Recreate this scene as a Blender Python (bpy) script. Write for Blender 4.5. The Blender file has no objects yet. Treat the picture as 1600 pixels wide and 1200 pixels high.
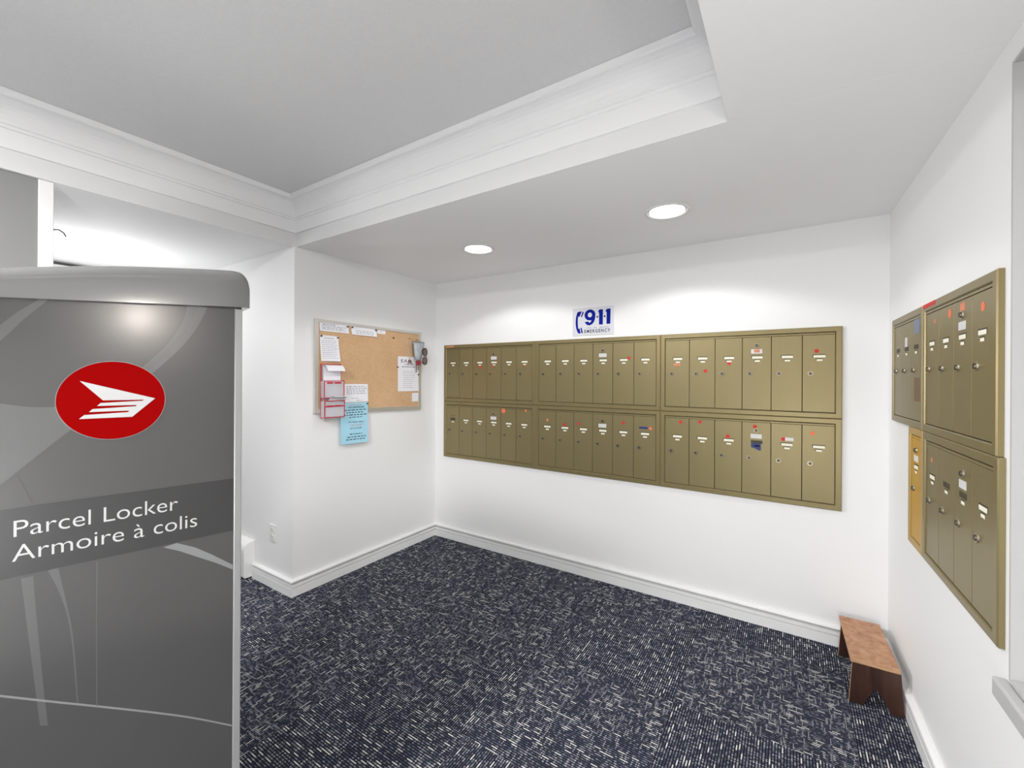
import bpy, bmesh, math, random
from mathutils import Vector, Matrix
from mathutils.geometry import tessellate_polygon

random.seed(7)
sc = bpy.context.scene
col = sc.collection
R = math.radians

# ------------------------------------------------------------------ camera
cam_d = bpy.data.cameras.new('camera')
cam_d.sensor_width = 36.0
cam_d.lens = 667.44 / 1600 * 36
cam_d.shift_y = -9.56 / 1600
cam_d.clip_start = 0.02
cam = bpy.data.objects.new('camera', cam_d)
col.objects.link(cam)
RX = Vector((0.83786, 0.54586, 0.00563)); UP = Vector((-0.00472, -0.00307, 0.99998)); FW = Vector((-0.54587, 0.83787, 0.0))
cam.matrix_world = Matrix(((RX.x, UP.x, -FW.x, 0), (RX.y, UP.y, -FW.y, 0), (RX.z, UP.z, -FW.z, 1.5048), (0, 0, 0, 1)))
sc.camera = cam

# ------------------------------------------------------------------ world, lights, exposure
vs = sc.view_settings
vs.view_transform = 'Standard'; vs.look = 'None'; vs.gamma = 1; vs.use_curve_mapping = False
vs.exposure = -0.08
sc.cycles.max_bounces = 10; sc.cycles.diffuse_bounces = 6
w = bpy.data.worlds.new('daylight'); sc.world = w; w.use_nodes = True
w.node_tree.nodes['Background'].inputs[0].default_value = (0.975, 0.985, 1.0, 1)
w.node_tree.nodes['Background'].inputs[1].default_value = 0.45

def lamp(name, kind, loc, energy, color=(1, 1, 1), rot=(0, 0, 0), **kw):
    d = bpy.data.lights.new(name, kind); d.energy = energy; d.color = color
    for k, v in kw.items(): setattr(d, k, v)
    o = bpy.data.objects.new(name, d); o.location = loc; o.rotation_euler = rot; col.objects.link(o)
    return o
DOWN = [(-1.823, 2.357), (-0.556, 2.36)]
WARM = (1.0, 0.995, 0.985)
for x, y in DOWN:
    lamp('downlight_beam', 'SPOT', (x, y, 2.392), 28.5, WARM, spot_size=R(143), spot_blend=0.22, shadow_soft_size=0.05)
# added fill lamps without fixtures: one in the coffer, one hidden in the hall
lamp('coffer_fill', 'AREA', (-1.45, -0.75, 2.66), 126, (1, .99, .98), shape='DISK', size=0.5)
lamp('hall_fill', 'POINT', (-4.1, .85, 1.95), 20, (1, 1, 1), shadow_soft_size=.12)

sp = lamp('right_wall_fill', 'SPOT', (-3.4, .9, 1.62), 195, (1, 1, 1), spot_size=R(56), spot_blend=.9, shadow_soft_size=.15)  # added fill hidden in the hall behind the locker, brightens the right wall
sp.rotation_euler = (Vector((.46, 2.05, 1.15)) - sp.location).to_track_quat('-Z', 'Y').to_euler()
sq = lamp('left_wall_fill', 'SPOT', (.3, .3, 2.3), 100, (1, 1, 1), spot_size=R(40), spot_blend=1.0, shadow_soft_size=.12)  # unseen spot added to lift the left wall and pin board
sq.rotation_euler = (Vector((-2.85, 2.3, .75)) - sq.location).to_track_quat('-Z', 'Y').to_euler()
lamp('low_fill', 'POINT', (.15, -1.0, .75), 88, (1, 1, 1), shadow_soft_size=.2)  # added fill low behind the camera, lifts the soffit and walls

# ------------------------------------------------------------------ materials
def new_mat(name):
    m = bpy.data.materials.new(name); m.use_nodes = True
    nt = m.node_tree; b = nt.nodes['Principled BSDF']
    return m, nt, b
def nd(nt, t, **kw):
    n = nt.nodes.new(t)
    for k, v in kw.items():
        if k.startswith('i_'): n.inputs[int(k[2:])].default_value = v
        else: setattr(n, k, v)
    return n
def mth(nt, op, a, b=None, c=None):
    n = nt.nodes.new('ShaderNodeMath'); n.operation = op
    for i, v in enumerate((a, b, c)):
        if v is None: continue
        if isinstance(v, (int, float)): n.inputs[i].default_value = v
        else: nt.links.new(v, n.inputs[i])
    return n.outputs[0]
def mix(nt, f, a, b):
    n = nt.nodes.new('ShaderNodeMix'); n.data_type = 'RGBA'
    for i, v in ((0, f), (6, a), (7, b)):
        if isinstance(v, (int, float)): n.inputs[i].default_value = v
        elif isinstance(v, tuple): n.inputs[i].default_value = (*v, 1)[:4]
        else: nt.links.new(v, n.inputs[i])
    return n.outputs[2]
def plain(name, rgb, rough=.5, metal=0.0, var=.06, scale=14, bump=0.0, bscale=200, spec=.5, stretch=None, coat=0):
    m, nt, b = new_mat(name)
    tc = nd(nt, 'ShaderNodeTexCoord'); src = tc.outputs['Object']
    if stretch:
        mp = nd(nt, 'ShaderNodeMapping'); mp.inputs['Scale'].default_value = stretch
        nt.links.new(src, mp.inputs[0]); src = mp.outputs[0]
    n = nd(nt, 'ShaderNodeTexNoise'); n.inputs['Scale'].default_value = scale; n.inputs['Detail'].default_value = 4
    nt.links.new(src, n.inputs['Vector'])
    lo = tuple(c * (1 - var) for c in rgb); hi = tuple(min(1, c * (1 + var)) for c in rgb)
    nt.links.new(mix(nt, n.outputs['Fac'], lo, hi), b.inputs['Base Color'])
    b.inputs['Roughness'].default_value = rough; b.inputs['Metallic'].default_value = metal
    b.inputs['Specular IOR Level'].default_value = spec
    b.inputs['Coat Weight'].default_value = coat; b.inputs['Coat Roughness'].default_value = .1
    if bump:
        n2 = nd(nt, 'ShaderNodeTexNoise'); n2.inputs['Scale'].default_value = bscale; n2.inputs['Detail'].default_value = 2
        nt.links.new(tc.outputs['Object'], n2.inputs['Vector'])
        bp = nd(nt, 'ShaderNodeBump'); bp.inputs['Strength'].default_value = bump; bp.inputs['Distance'].default_value = .004
        nt.links.new(n2.outputs['Fac'], bp.inputs['Height']); nt.links.new(bp.outputs[0], b.inputs['Normal'])
    return m
def emit(name, rgb, strength):
    m, nt, b = new_mat(name)
    b.inputs['Base Color'].default_value = (*rgb, 1)
    b.inputs['Emission Color'].default_value = (*rgb, 1); b.inputs['Emission Strength'].default_value = strength
    return m
def clear(name, tint=(1, 1, 1), gloss=.08, haze=0.0):
    m = bpy.data.materials.new(name); m.use_nodes = True; nt = m.node_tree; nt.nodes.clear()
    o = nd(nt, 'ShaderNodeOutputMaterial'); t = nd(nt, 'ShaderNodeBsdfTransparent'); t.inputs[0].default_value = (*tint, 1)
    g = nd(nt, 'ShaderNodeBsdfGlossy'); g.inputs['Roughness'].default_value = .03
    x = nd(nt, 'ShaderNodeMixShader'); x.inputs[0].default_value = gloss
    nt.links.new(t.outputs[0], x.inputs[1]); nt.links.new(g.outputs[0], x.inputs[2]); last = x.outputs[0]
    if haze:
        d = nd(nt, 'ShaderNodeBsdfDiffuse'); d.inputs[0].default_value = (.85, .85, .87, 1)
        y = nd(nt, 'ShaderNodeMixShader'); y.inputs[0].default_value = haze
        nt.links.new(last, y.inputs[1]); nt.links.new(d.outputs[0], y.inputs[2]); last = y.outputs[0]
    nt.links.new(last, o.inputs[0]); return m

M = {}
M['wall'] = plain('wall_paint', (.80, .80, .80), .55, var=.012, scale=1.5, bump=.04, bscale=260)
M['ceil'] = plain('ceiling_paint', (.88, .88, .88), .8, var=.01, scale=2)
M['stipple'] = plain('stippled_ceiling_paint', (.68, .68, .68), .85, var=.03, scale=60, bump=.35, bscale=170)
M['casing'] = plain('light_grey_casing_enamel', (.46, .46, .46), .4, var=.02)
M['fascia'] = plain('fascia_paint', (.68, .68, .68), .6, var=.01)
M['partition'] = plain('hall_side_grey', (.23, .23, .23), .6, var=.02)  # one even dark grey, set by tone
M['trim'] = plain('white_trim_enamel', (.80, .80, .80), .35, var=.01, scale=4)
M['olive'] = plain('olive_gold_anodised_metal', (.236, .191, .090), .38, .5, var=.07, scale=5, stretch=(6, 6, .7))
M['olive_door'] = plain('olive_gold_door_metal', (.240, .197, .095), .40, .5, var=.09, scale=4, stretch=(5, 5, .6))
M['gold'] = plain('yellow_gold_metal', (.46, .25, .010), .45, .05, var=.08, scale=5, stretch=(5, 5, .6))
M['goldframe'] = plain('pale_gold_metal', (.40, .26, .075), .42, .2, var=.06, scale=5)
M['dark'] = plain('dark_gap', (.02, .017, .01), .8)
M['slot'] = plain('slot_shadow_bronze', (.05, .04, .022), .6)  # shade of the recessed card slots, painted as flat dark plates
M['steel'] = plain('worn_nickel', (.36, .32, .24), .3, .75, var=.1, scale=60)
M['bronze'] = plain('dark_bronze', (.13, .11, .075), .35, .6)
M['keyhole'] = plain('blackened_keyway', (.025, .02, .015), .5)
M['card'] = plain('ivory_card', (.82, .79, .66), .7, var=.03)
M['plate'] = plain('grey_label_tape', (.62, .62, .62), .5, var=.1, scale=80)
M['red'] = plain('red_dot_paper', (.56, .018, .015), .6, var=.1)
M['peach'] = plain('faded_orange_paper', (.62, .22, .12), .7, var=.12, scale=40)
M['orange'] = plain('orange_paper', (.75, .17, .07), .6)
M['blue'] = plain('navy_tape', (.012, .03, .14), .45)
M['bluegrey'] = plain('blue_grey_label', (.16, .19, .27), .5, var=.3, scale=60)
M['brown'] = plain('brown_tape_residue', (.17, .10, .055), .6, var=.2)
M['white'] = plain('white_paper', (.80, .80, .84), .8, var=.015)
M['cyan'] = plain('pale_blue_paper', (.37, .66, .80), .8, var=.04)
M['ink'] = plain('black_ink', (.035, .04, .06), .7)
M['greyink'] = plain('grey_ink', (.30, .31, .36), .7)
M['redink'] = plain('red_ink', (.50, .16, .22), .7)
M['signblue'] = plain('sign_blue_ink', (.003, .010, .24), .7, spec=.1)
M['signblack'] = plain('sign_black_ink', (.02, .03, .07), .5)
M['sign'] = plain('sign_plastic', (.62, .63, .68), .4, var=.02)
M['alu'] = plain('aluminium', (.62, .60, .56), .35, .6, var=.04)
M['acrylicred'] = plain('red_acrylic_edge', (.50, .02, .05), .3)
M['acrylic'] = clear('clear_acrylic', (.93, .93, .95), .07, .30)
M['glass'] = clear('window_glass', (.97, .985, .98), .07)
M['body'] = plain('locker_grey_laminate', (.054, .053, .052), .20, 0, var=.05, scale=3, coat=.10)
M['swoosh'] = plain('locker_light_grey_print', (.088, .088, .088), .22, 0, var=.06, scale=3, coat=.10)
M['swoosh2'] = plain('locker_mid_grey_print', (.082, .082, .0815), .22, 0, var=.06, scale=3, coat=.10)
M['swoosh3'] = plain('locker_pale_grey_print', (.185, .19, .19), .22, 0, var=.1, scale=3, coat=.10)
M['shade'] = plain('locker_deep_grey_print', (.054, .053, .052), .2, 0, var=.06, scale=3, coat=.10)
M['band'] = plain('locker_charcoal_band', (.026, .0255, .025), .2, 0, var=.05, scale=3, coat=.10)
M['lid'] = plain('locker_lid_grey', (.125, .125, .125), .12, .15, var=.04, scale=3, coat=.5)
M['rail'] = plain('locker_rail_grey', (.27, .27, .27), .35, .2, var=.04, scale=6)
M['logored'] = plain('logo_red_vinyl', (.235, .0008, .001), .7, var=.02, spec=.02)
M['vinyl'] = plain('white_vinyl', (.46, .46, .46), .4, var=.02)
M['lamp'] = emit('downlight_lens', (1, .99, .96), 7.0)
M['sconce'] = emit('warm_sconce_glass', (1, .92, .84), 72.0)
M['plastic'] = plain('white_plastic', (.74, .74, .73), .4, var=.01)
M['heater'] = plain('heater_enamel', (.78, .78, .77), .4, var=.02)
M['pouch'] = plain('silver_grey_fabric', (.42, .45, .48), .5, .2, var=.35, scale=60, bump=.6, bscale=90)
M['cord'] = plain('beige_cord', (.58, .48, .40), .8, var=.1)
M['lens'] = clear('brown_lens', (.30, .16, .10), .12, .12)
M['tortoise'] = plain('dark_brown_plastic', (.055, .022, .016), .25, var=.5, scale=50)
M['strap'] = plain('grey_strap', (.22, .20, .19), .8, var=.2)
M['tassel'] = plain('maroon_yarn', (.33, .04, .07), .9, var=.4, scale=80)
M['green'] = plain('green_plastic', (.10, .22, .11), .4)
M['rust'] = plain('black_rail', (.03, .03, .03), .5)

def wood(name, a, b, scale=9, stretch=(14, 14, 1.2), rough=.45):
    m, nt, bs = new_mat(name)
    tc = nd(nt, 'ShaderNodeTexCoord'); mp = nd(nt, 'ShaderNodeMapping'); mp.inputs['Scale'].default_value = stretch
    nt.links.new(tc.outputs['Object'], mp.inputs[0])
    n = nd(nt, 'ShaderNodeTexNoise'); n.inputs['Scale'].default_value = scale; n.inputs['Detail'].default_value = 6; n.inputs['Distortion'].default_value = .6
    nt.links.new(mp.outputs[0], n.inputs['Vector'])
    cr = nd(nt, 'ShaderNodeValToRGB'); cr.color_ramp.elements[0].position = .32; cr.color_ramp.elements[1].position = .70
    cr.color_ramp.elements[0].color = (*a, 1); cr.color_ramp.elements[1].color = (*b, 1)
    nt.links.new(n.outputs['Fac'], cr.inputs[0]); nt.links.new(cr.outputs[0], bs.inputs['Base Color'])
    bs.inputs['Roughness'].default_value = rough; return m
M['woodtop'] = wood('worn_plywood_top', (.34, .165, .085), (.54, .30, .175), 5, (6, 6, 6), .6)
M['wooddark'] = wood('dark_stained_plywood', (.022, .0085, .006), (.060, .024, .015), 3, (9, 9, 1.1), .35)
M['woodedge'] = wood('raw_plywood_edge', (.36, .19, .09), (.55, .34, .20), 6, (3, 3, 40), .7)

def cork_mat():
    m, nt, b = new_mat('cork')
    tc = nd(nt, 'ShaderNodeTexCoord')
    n = nd(nt, 'ShaderNodeTexNoise'); n.inputs['Scale'].default_value = 160; n.inputs['Detail'].default_value = 3
    n2 = nd(nt, 'ShaderNodeTexNoise'); n2.inputs['Scale'].default_value = 4
    nt.links.new(tc.outputs['Object'], n.inputs['Vector']); nt.links.new(tc.outputs['Object'], n2.inputs['Vector'])
    f = mth(nt, 'ADD', mth(nt, 'MULTIPLY', n.outputs['Fac'], .7), mth(nt, 'MULTIPLY', n2.outputs['Fac'], .3))
    cr = nd(nt, 'ShaderNodeValToRGB'); cr.color_ramp.elements[0].position = .3; cr.color_ramp.elements[1].position = .7
    cr.color_ramp.elements[0].color = (.50, .30, .155, 1); cr.color_ramp.elements[1].color = (.66, .44, .26, 1)
    nt.links.new(f, cr.inputs[0]); nt.links.new(cr.outputs[0], b.inputs['Base Color']); b.inputs['Roughness'].default_value = .9
    bp = nd(nt, 'ShaderNodeBump'); bp.inputs['Strength'].default_value = .3; bp.inputs['Distance'].default_value = .002
    nt.links.new(n.outputs['Fac'], bp.inputs['Height']); nt.links.new(bp.outputs[0], b.inputs['Normal'])
    return m
M['cork'] = cork_mat()


def carpet_mat():
    m, nt, b = new_mat('ribbed_carpet_tile')
    tc = nd(nt, 'ShaderNodeTexCoord'); oi = nd(nt, 'ShaderNodeObjectInfo')
    sp = nd(nt, 'ShaderNodeSeparateXYZ'); nt.links.new(tc.outputs['Object'], sp.inputs[0])
    rnd = mth(nt, 'MULTIPLY', oi.outputs['Random'], 37.0)
    u = mth(nt, 'ADD', sp.outputs[0], rnd); v = sp.outputs[1]
    def wn(a, bb=None):
        n = nt.nodes.new('ShaderNodeTexWhiteNoise')
        n.noise_dimensions = '2D'
        c = nt.nodes.new('ShaderNodeCombineXYZ'); nt.links.new(a, c.inputs[0])
        if bb is not None: nt.links.new(bb, c.inputs[1])
        nt.links.new(c.outputs[0], n.inputs['Vector']); return n.outputs['Value']
    p = .0105
    vr = mth(nt, 'DIVIDE', v, p); row = mth(nt, 'FLOOR', vr); fr = mth(nt, 'FRACT', vr)
    rowr = mth(nt, 'ADD', row, mth(nt, 'FLOOR', rnd))
    off = mth(nt, 'MULTIPLY', wn(rowr), 17.0)
    # long pale flecks along the ribs
    c1 = mth(nt, 'FLOOR', mth(nt, 'ADD', mth(nt, 'DIVIDE', u, .028), off))
    n1 = wn(c1, rowr)
    f1 = mth(nt, 'MULTIPLY', mth(nt, 'GREATER_THAN', n1, .90), mth(nt, 'LESS_THAN', mth(nt, 'ABSOLUTE', mth(nt, 'SUBTRACT', fr, .5)), .21))
    # short yarn changes along every rib
    c3 = mth(nt, 'FLOOR', mth(nt, 'ADD', mth(nt, 'DIVIDE', u, .0085), mth(nt, 'MULTIPLY', off, 3.1)))
    n3 = mth(nt, 'POWER', wn(c3, mth(nt, 'ADD', rowr, 733.0)), 2.8)
    # cross flecks over several ribs
    cl = mth(nt, 'FLOOR', mth(nt, 'DIVIDE', u, .0042))
    c2 = mth(nt, 'FLOOR', mth(nt, 'ADD', mth(nt, 'DIVIDE', v, .036), mth(nt, 'MULTIPLY', wn(mth(nt, 'ADD', cl, 91.0)), 23.0)))
    n2 = wn(cl, mth(nt, 'ADD', c2, 311.0))
    f2 = mth(nt, 'GREATER_THAN', n2, .915)
    nz = nd(nt, 'ShaderNodeTexNoise'); nz.inputs['Scale'].default_value = 5
    nt.links.new(tc.outputs['Object'], nz.inputs['Vector'])
    dark = mix(nt, nz.outputs['Fac'], (.024, .026, .037), (.045, .054, .100))
    base = mix(nt, n3, dark, (.23, .24, .28))
    c = mix(nt, mth(nt, 'MULTIPLY', f2, .8), base, (.42, .425, .45))
    c = mix(nt, mth(nt, 'MULTIPLY', f1, .95), c, (.62, .61, .59))
    rib = mth(nt, 'LESS_THAN', mth(nt, 'ABSOLUTE', mth(nt, 'SUBTRACT', fr, .5)), .29)
    c = mix(nt, rib, (.009, .009, .012), c)
    nt.links.new(c, b.inputs['Base Color']); b.inputs['Roughness'].default_value = .95; b.inputs['Specular IOR Level'].default_value = .1
    return m
M['carpet'] = carpet_mat()

# ------------------------------------------------------------------ mesh helpers
def link(name, bm, m, parent=None, smooth=False, loc=None):
    me = bpy.data.meshes.new(name)
    bmesh.ops.recalc_face_normals(bm, faces=bm.faces)
    bm.to_mesh(me); bm.free()
    for k in (m if isinstance(m, list) else [m]): me.materials.append(M[k] if isinstance(k, str) else k)
    if smooth:
        for f in me.polygons: f.use_smooth = True
    o = bpy.data.objects.new(name, me); col.objects.link(o)
    if parent: o.parent = parent
    if loc: o.location = loc
    return o
def dup(o, name, parent, loc=(0, 0, 0)):
    c = o.copy(); c.name = name; col.objects.link(c); c.parent = parent; c.location = loc; return c
def box(bm, a, b, mi=0, bev=0.0):
    vs_ = [bm.verts.new((x, y, z)) for x in (a[0], b[0]) for y in (a[1], b[1]) for z in (a[2], b[2])]
    fs = [bm.faces.new([vs_[i] for i in q]) for q in ((0, 1, 3, 2), (4, 6, 7, 5), (0, 4, 5, 1), (2, 3, 7, 6), (0, 2, 6, 4), (1, 5, 7, 3))]
    for f in fs: f.material_index = mi
    if bev:
        es = list({e for f in fs for e in f.edges})
        bmesh.ops.bevel(bm, geom=es, offset=bev, segments=2, affect='EDGES', profile=.5)
def bx(a, b, bev=0.0):
    bm = bmesh.new(); box(bm, a, b, 0, bev); return bm
def cyl(bm, c, r, h, axis='y', n=16, r2=None, mi=0, cap=True):
    """frustum starting at c and going h along axis"""
    r2 = r if r2 is None else r2
    def P(a, rr, t):
        p, q = math.cos(a) * rr, math.sin(a) * rr
        return {'y': (c[0] + p, c[1] + t, c[2] + q), 'z': (c[0] + p, c[1] + q, c[2] + t), 'x': (c[0] + t, c[1] + p, c[2] + q)}[axis]
    A = [bm.verts.new(P(2 * math.pi * i / n, r, 0)) for i in range(n)]
    B = [bm.verts.new(P(2 * math.pi * i / n, r2, h)) for i in range(n)]
    for i in range(n):
        bm.faces.new((A[i], A[(i + 1) % n], B[(i + 1) % n], B[i])).material_index = mi
    if cap:
        bm.faces.new(A[::-1]).material_index = mi; bm.faces.new(B).material_index = mi
def prism(bm, pts, y0, y1, mi=0):
    """polygon (x,z) extruded from y0 to y1"""
    n = len(pts)
    A = [bm.verts.new((p[0], y0, p[1])) for p in pts]; B = [bm.verts.new((p[0], y1, p[1])) for p in pts]
    tri = tessellate_polygon([[Vector((p[0], p[1], 0)) for p in pts]])
    for t in tri:
        bm.faces.new([A[i] for i in t]).material_index = mi; bm.faces.new([B[i] for i in t]).material_index = mi
    for i in range(n): bm.faces.new((A[i], A[(i + 1) % n], B[(i + 1) % n], B[i])).material_index = mi
def tube(bm, pts, r, n=8, mi=0):
    rings = []
    for i, p in enumerate(pts):
        p = Vector(p); d = (Vector(pts[min(i + 1, len(pts) - 1)]) - Vector(pts[max(i - 1, 0)])).normalized()
        a = d.cross(Vector((0, 0, 1)))
        if a.length < .01: a = d.cross(Vector((1, 0, 0)))
        a.normalize(); b = d.cross(a)
        rr = r[i] if isinstance(r, (list, tuple)) else r
        rings.append([bm.verts.new(p + (a * math.cos(2 * math.pi * k / n) + b * math.sin(2 * math.pi * k / n)) * rr) for k in range(n)])
    for A, B in zip(rings, rings[1:]):
        for k in range(n): bm.faces.new((A[k], A[(k + 1) % n], B[(k + 1) % n], B[k])).material_index = mi
    bm.faces.new(rings[0][::-1]).material_index = mi; bm.faces.new(rings[-1]).material_index = mi
def sweep(prof, p0, p1, inn, e0, e1):
    """profile (p out along inn, z) run from p0 to p1 (xy); e0/e1: end shift per p (mitre)"""
    bm = bmesh.new(); p0 = Vector(p0); p1 = Vector(p1); inn = Vector(inn).normalized(); d = (p1 - p0).normalized()
    A = []; B = []
    for p, z in prof:
        a = p0 + inn * p + d * (e0 * p); b = p1 + inn * p + d * (e1 * p)
        A.append(bm.verts.new((a.x, a.y, z))); B.append(bm.verts.new((b.x, b.y, z)))
    n = len(prof)
    for i in range(n): bm.faces.new((A[i], A[(i + 1) % n], B[(i + 1) % n], B[i]))
    tri = tessellate_polygon([[Vector((p, z, 0)) for p, z in prof]])
    for t in tri: bm.faces.new([A[i] for i in t]); bm.faces.new([B[i] for i in t])
    return bm
def tag(o, label, cat, group=None):
    o['label'] = label; o['category'] = cat
    if group: o['group'] = group
    return o
def empty(name, loc, rz=0, label=None, cat=None, group=None):
    o = bpy.data.objects.new(name, None); o.location = loc; o.rotation_euler = (0, 0, rz); o.empty_display_size = .05; col.objects.link(o)
    if label: tag(o, label, cat, group)
    return o
def struct(o): o['kind'] = 'structure'; return o
_tc = {}
def text_bm(bm, s, x, z, w, h, y, bold=0.0, mi=0, thick=.0003, skew=0.0, space=1.0):
    """flat lettering: box (x,z) lower-left, w x h measured over the glyphs, at depth y"""
    key = (s, bold)
    if key not in _tc:
        cu = bpy.data.curves.new('lettering', 'FONT'); cu.body = s; cu.offset = bold; cu.space_character = space; cu.resolution_u = 4
        o = bpy.data.objects.new('lettering', cu); col.objects.link(o)
        dg = bpy.context.evaluated_depsgraph_get(); me = bpy.data.meshes.new_from_object(o.evaluated_get(dg))
        _tc[key] = ([v.co.copy() for v in me.vertices], [tuple(p.vertices) for p in me.polygons])
        bpy.data.objects.remove(o); bpy.data.curves.remove(cu); bpy.data.meshes.remove(me)
    vv, ff = _tc[key]
    x0 = min(v.x for v in vv); x1 = max(v.x for v in vv); z0 = min(v.y for v in vv); z1 = max(v.y for v in vv)
    V = [bm.verts.new((x + (v.x - x0) / (x1 - x0) * w, y, z + (v.y - z0) / (z1 - z0) * h + skew * (v.x - x0) / (x1 - x0) * w)) for v in vv]
    for f in ff:
        try: bm.faces.new([V[i] for i in f]).material_index = mi
        except ValueError: pass

# ------------------------------------------------------------------ room
XL, YB, YS, HC = -2.8554, 3.0407, 1.6391, 2.4
XR, RA = 0.4473, -0.0253
def wx(y): return XR + (y - YB) * math.tan(RA)
YF = -2.2      # front of the lobby, behind the camera
XA = -4.8      # end of the side hall
T = .12

floor = struct(link('floor', bx((XA - T, YF - T, -.10), (.75, YB + T, -.009)), 'dark'))
# carpet tiles: quarter-turned squares, seams at x=-.45 and y=2.085
P_ = .683
base_tile = {}
for i in range(-7, 4):
    for j in range(-7, 3):
        x0 = -.45 + (i - 1) * P_; y0 = 2.085 + (j - 1) * P_
        a0, a1 = max(x0, XA + .002), min(x0 + P_, .60); b0, b1 = max(y0, YF), min(y0 + P_, YB - .004)
        # keep clear of the solid block behind the pin-board wall
        if b0 >= YS and a1 <= XL: continue
        if a1 - a0 < .03 or b1 - b0 < .03: continue
        cx, cy = x0 + P_ / 2, y0 + P_ / 2
        turn = (i + j) % 2
        key = (round(a0 - x0, 3), round(a1 - x0, 3), round(b0 - y0, 3), round(b1 - y0, 3), turn)
        g = .0007
        if key not in base_tile:
            q = [(a0 + g - cx, b0 + g - cy), (a1 - g - cx, b1 - g - cy)]
            if turn: q = [(p[1], -p[0]) for p in q]
            lo = (min(q[0][0], q[1][0]), min(q[0][1], q[1][1])); hi = (max(q[0][0], q[1][0]), max(q[0][1], q[1][1]))
            o = link('carpet_tile', bx((lo[0], lo[1], -.009), (hi[0], hi[1], 0), .0012), 'carpet', floor)
            base_tile[key] = o
        else:
            o = dup(base_tile[key], 'carpet_tile', floor)
        o.location = (cx, cy, 0); o.rotation_euler = (0, 0, math.pi / 2 if turn else 0)

struct(link('wall_back', bx((XL, YB, 0), (XR + .02, YB + T, HC)), 'wall'))
struct(link('wall_left', bx((XL - T, YS, 0), (XL, YB + T, HC)), 'wall'))
struct(link('wall_hall', bx((XA, YS, 0), (XL - T, YS + T, HC)), 'wall'))
# end of the side hall with a tall window opening
bm = bmesh.new()
for a, b in (((0, YF, 0), (0, .72, HC)), ((0, 1.46, 0), (0, YS + T, HC)), ((0, .72, 0), (0, 1.46, .3)), ((0, .72, 2.1), (0, 1.46, HC))):
    box(bm, (XA - T, a[1], a[2]), (XA, b[1], b[2]))
struct(link('wall_hall_end', bm, 'wall'))
# free wall end beside the hall
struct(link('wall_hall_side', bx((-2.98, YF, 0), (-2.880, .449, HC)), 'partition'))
struct(link('trim_5', bx((-2.99, .4495, 0), (-2.872, .499, HC), .003), 'trim'))
# right wall with the window opening
WY0, WY1, WZ0, WZ1 = .50, 1.645, .722, 2.336
bm = bmesh.new()
def rbox(bm, y0, y1, z0, z1, o0=0.0, o1=-T):
    vv = []
    for y in (y0, y1):
        for o in (o0, o1):
            for z in (z0, z1): vv.append(bm.verts.new((wx(y) - o, y, z)))
    for q in ((0, 1, 3, 2), (4, 6, 7, 5), (0, 4, 5, 1), (2, 3, 7, 6), (0, 2, 6, 4), (1, 5, 7, 3)): bm.faces.new([vv[k] for k in q])
for a in ((YF, WY0, 0, HC), (WY1, YB + T, 0, HC), (WY0, WY1, 0, WZ0), (WY0, WY1, WZ1, HC)): rbox(bm, *a)
struct(link('wall_right', bm, 'wall'))
# front wall: lobby entrance opening
bm = bmesh.new()
for a in ((XA, -2.1, 0, HC + .35), (.4, .75, 0, HC + .35), (-2.1, .4, 2.33, HC + .35)): box(bm, (a[0], YF - T, a[2]), (a[1], YF, a[3]))
struct(link('wall_front', bm, 'wall'))

# ceiling: dropped soffit ring round a raised coffer
TX0, TX1, TY0, TY1, HT = -2.862, -.187, -1.5, 1.652, 2.712
bm = bmesh.new()
box(bm, (XL - .005, TY1 + .002, HC), (XR + .09, YB + .02, HC + .05))
box(bm, (TX1, YF, HC), (.62, TY1, HC + .05))
box(bm, (XA - .02, YF, HC), (TX0, YS + .02, HC + .05))
box(bm, (TX0, YF, HC), (TX1, TY0, HC + .05))
G = .0006   # plasterboard fascia lining the coffer, flush with the soffit edge
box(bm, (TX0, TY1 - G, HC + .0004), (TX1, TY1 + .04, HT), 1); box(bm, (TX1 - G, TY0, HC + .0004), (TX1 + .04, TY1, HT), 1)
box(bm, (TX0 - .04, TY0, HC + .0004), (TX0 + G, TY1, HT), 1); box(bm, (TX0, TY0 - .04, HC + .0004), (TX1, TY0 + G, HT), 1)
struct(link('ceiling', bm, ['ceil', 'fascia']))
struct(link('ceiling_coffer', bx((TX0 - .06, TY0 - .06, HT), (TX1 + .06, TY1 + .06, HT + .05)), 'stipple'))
crown = [(0, 2.488), (.012, 2.490), (.013, 2.570), (.020, 2.574), (.021, 2.585), (.027, 2.589), (.028, 2.603)]
for k in range(1, 7):
    a = k / 6 * math.pi / 2
    crown.append((.030 + .058 * (1 - math.cos(a)), 2.605 + .078 * math.sin(a)))
crown += [(.094, 2.688), (.096, 2.711), (0, 2.711)]
for k, (p0, p1, inn) in enumerate((((TX0, TY1), (TX1, TY1), (0, -1)), ((TX0, TY0), (TX0, TY1), (1, 0)), ((TX1, TY1), (TX1, TY0), (-1, 0)), ((TX1, TY0), (TX0, TY0), (0, 1)))):
    struct(link('trim_%d' % (k + 1), sweep(crown, p0, p1, inn, 1, -1), 'trim'))

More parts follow.
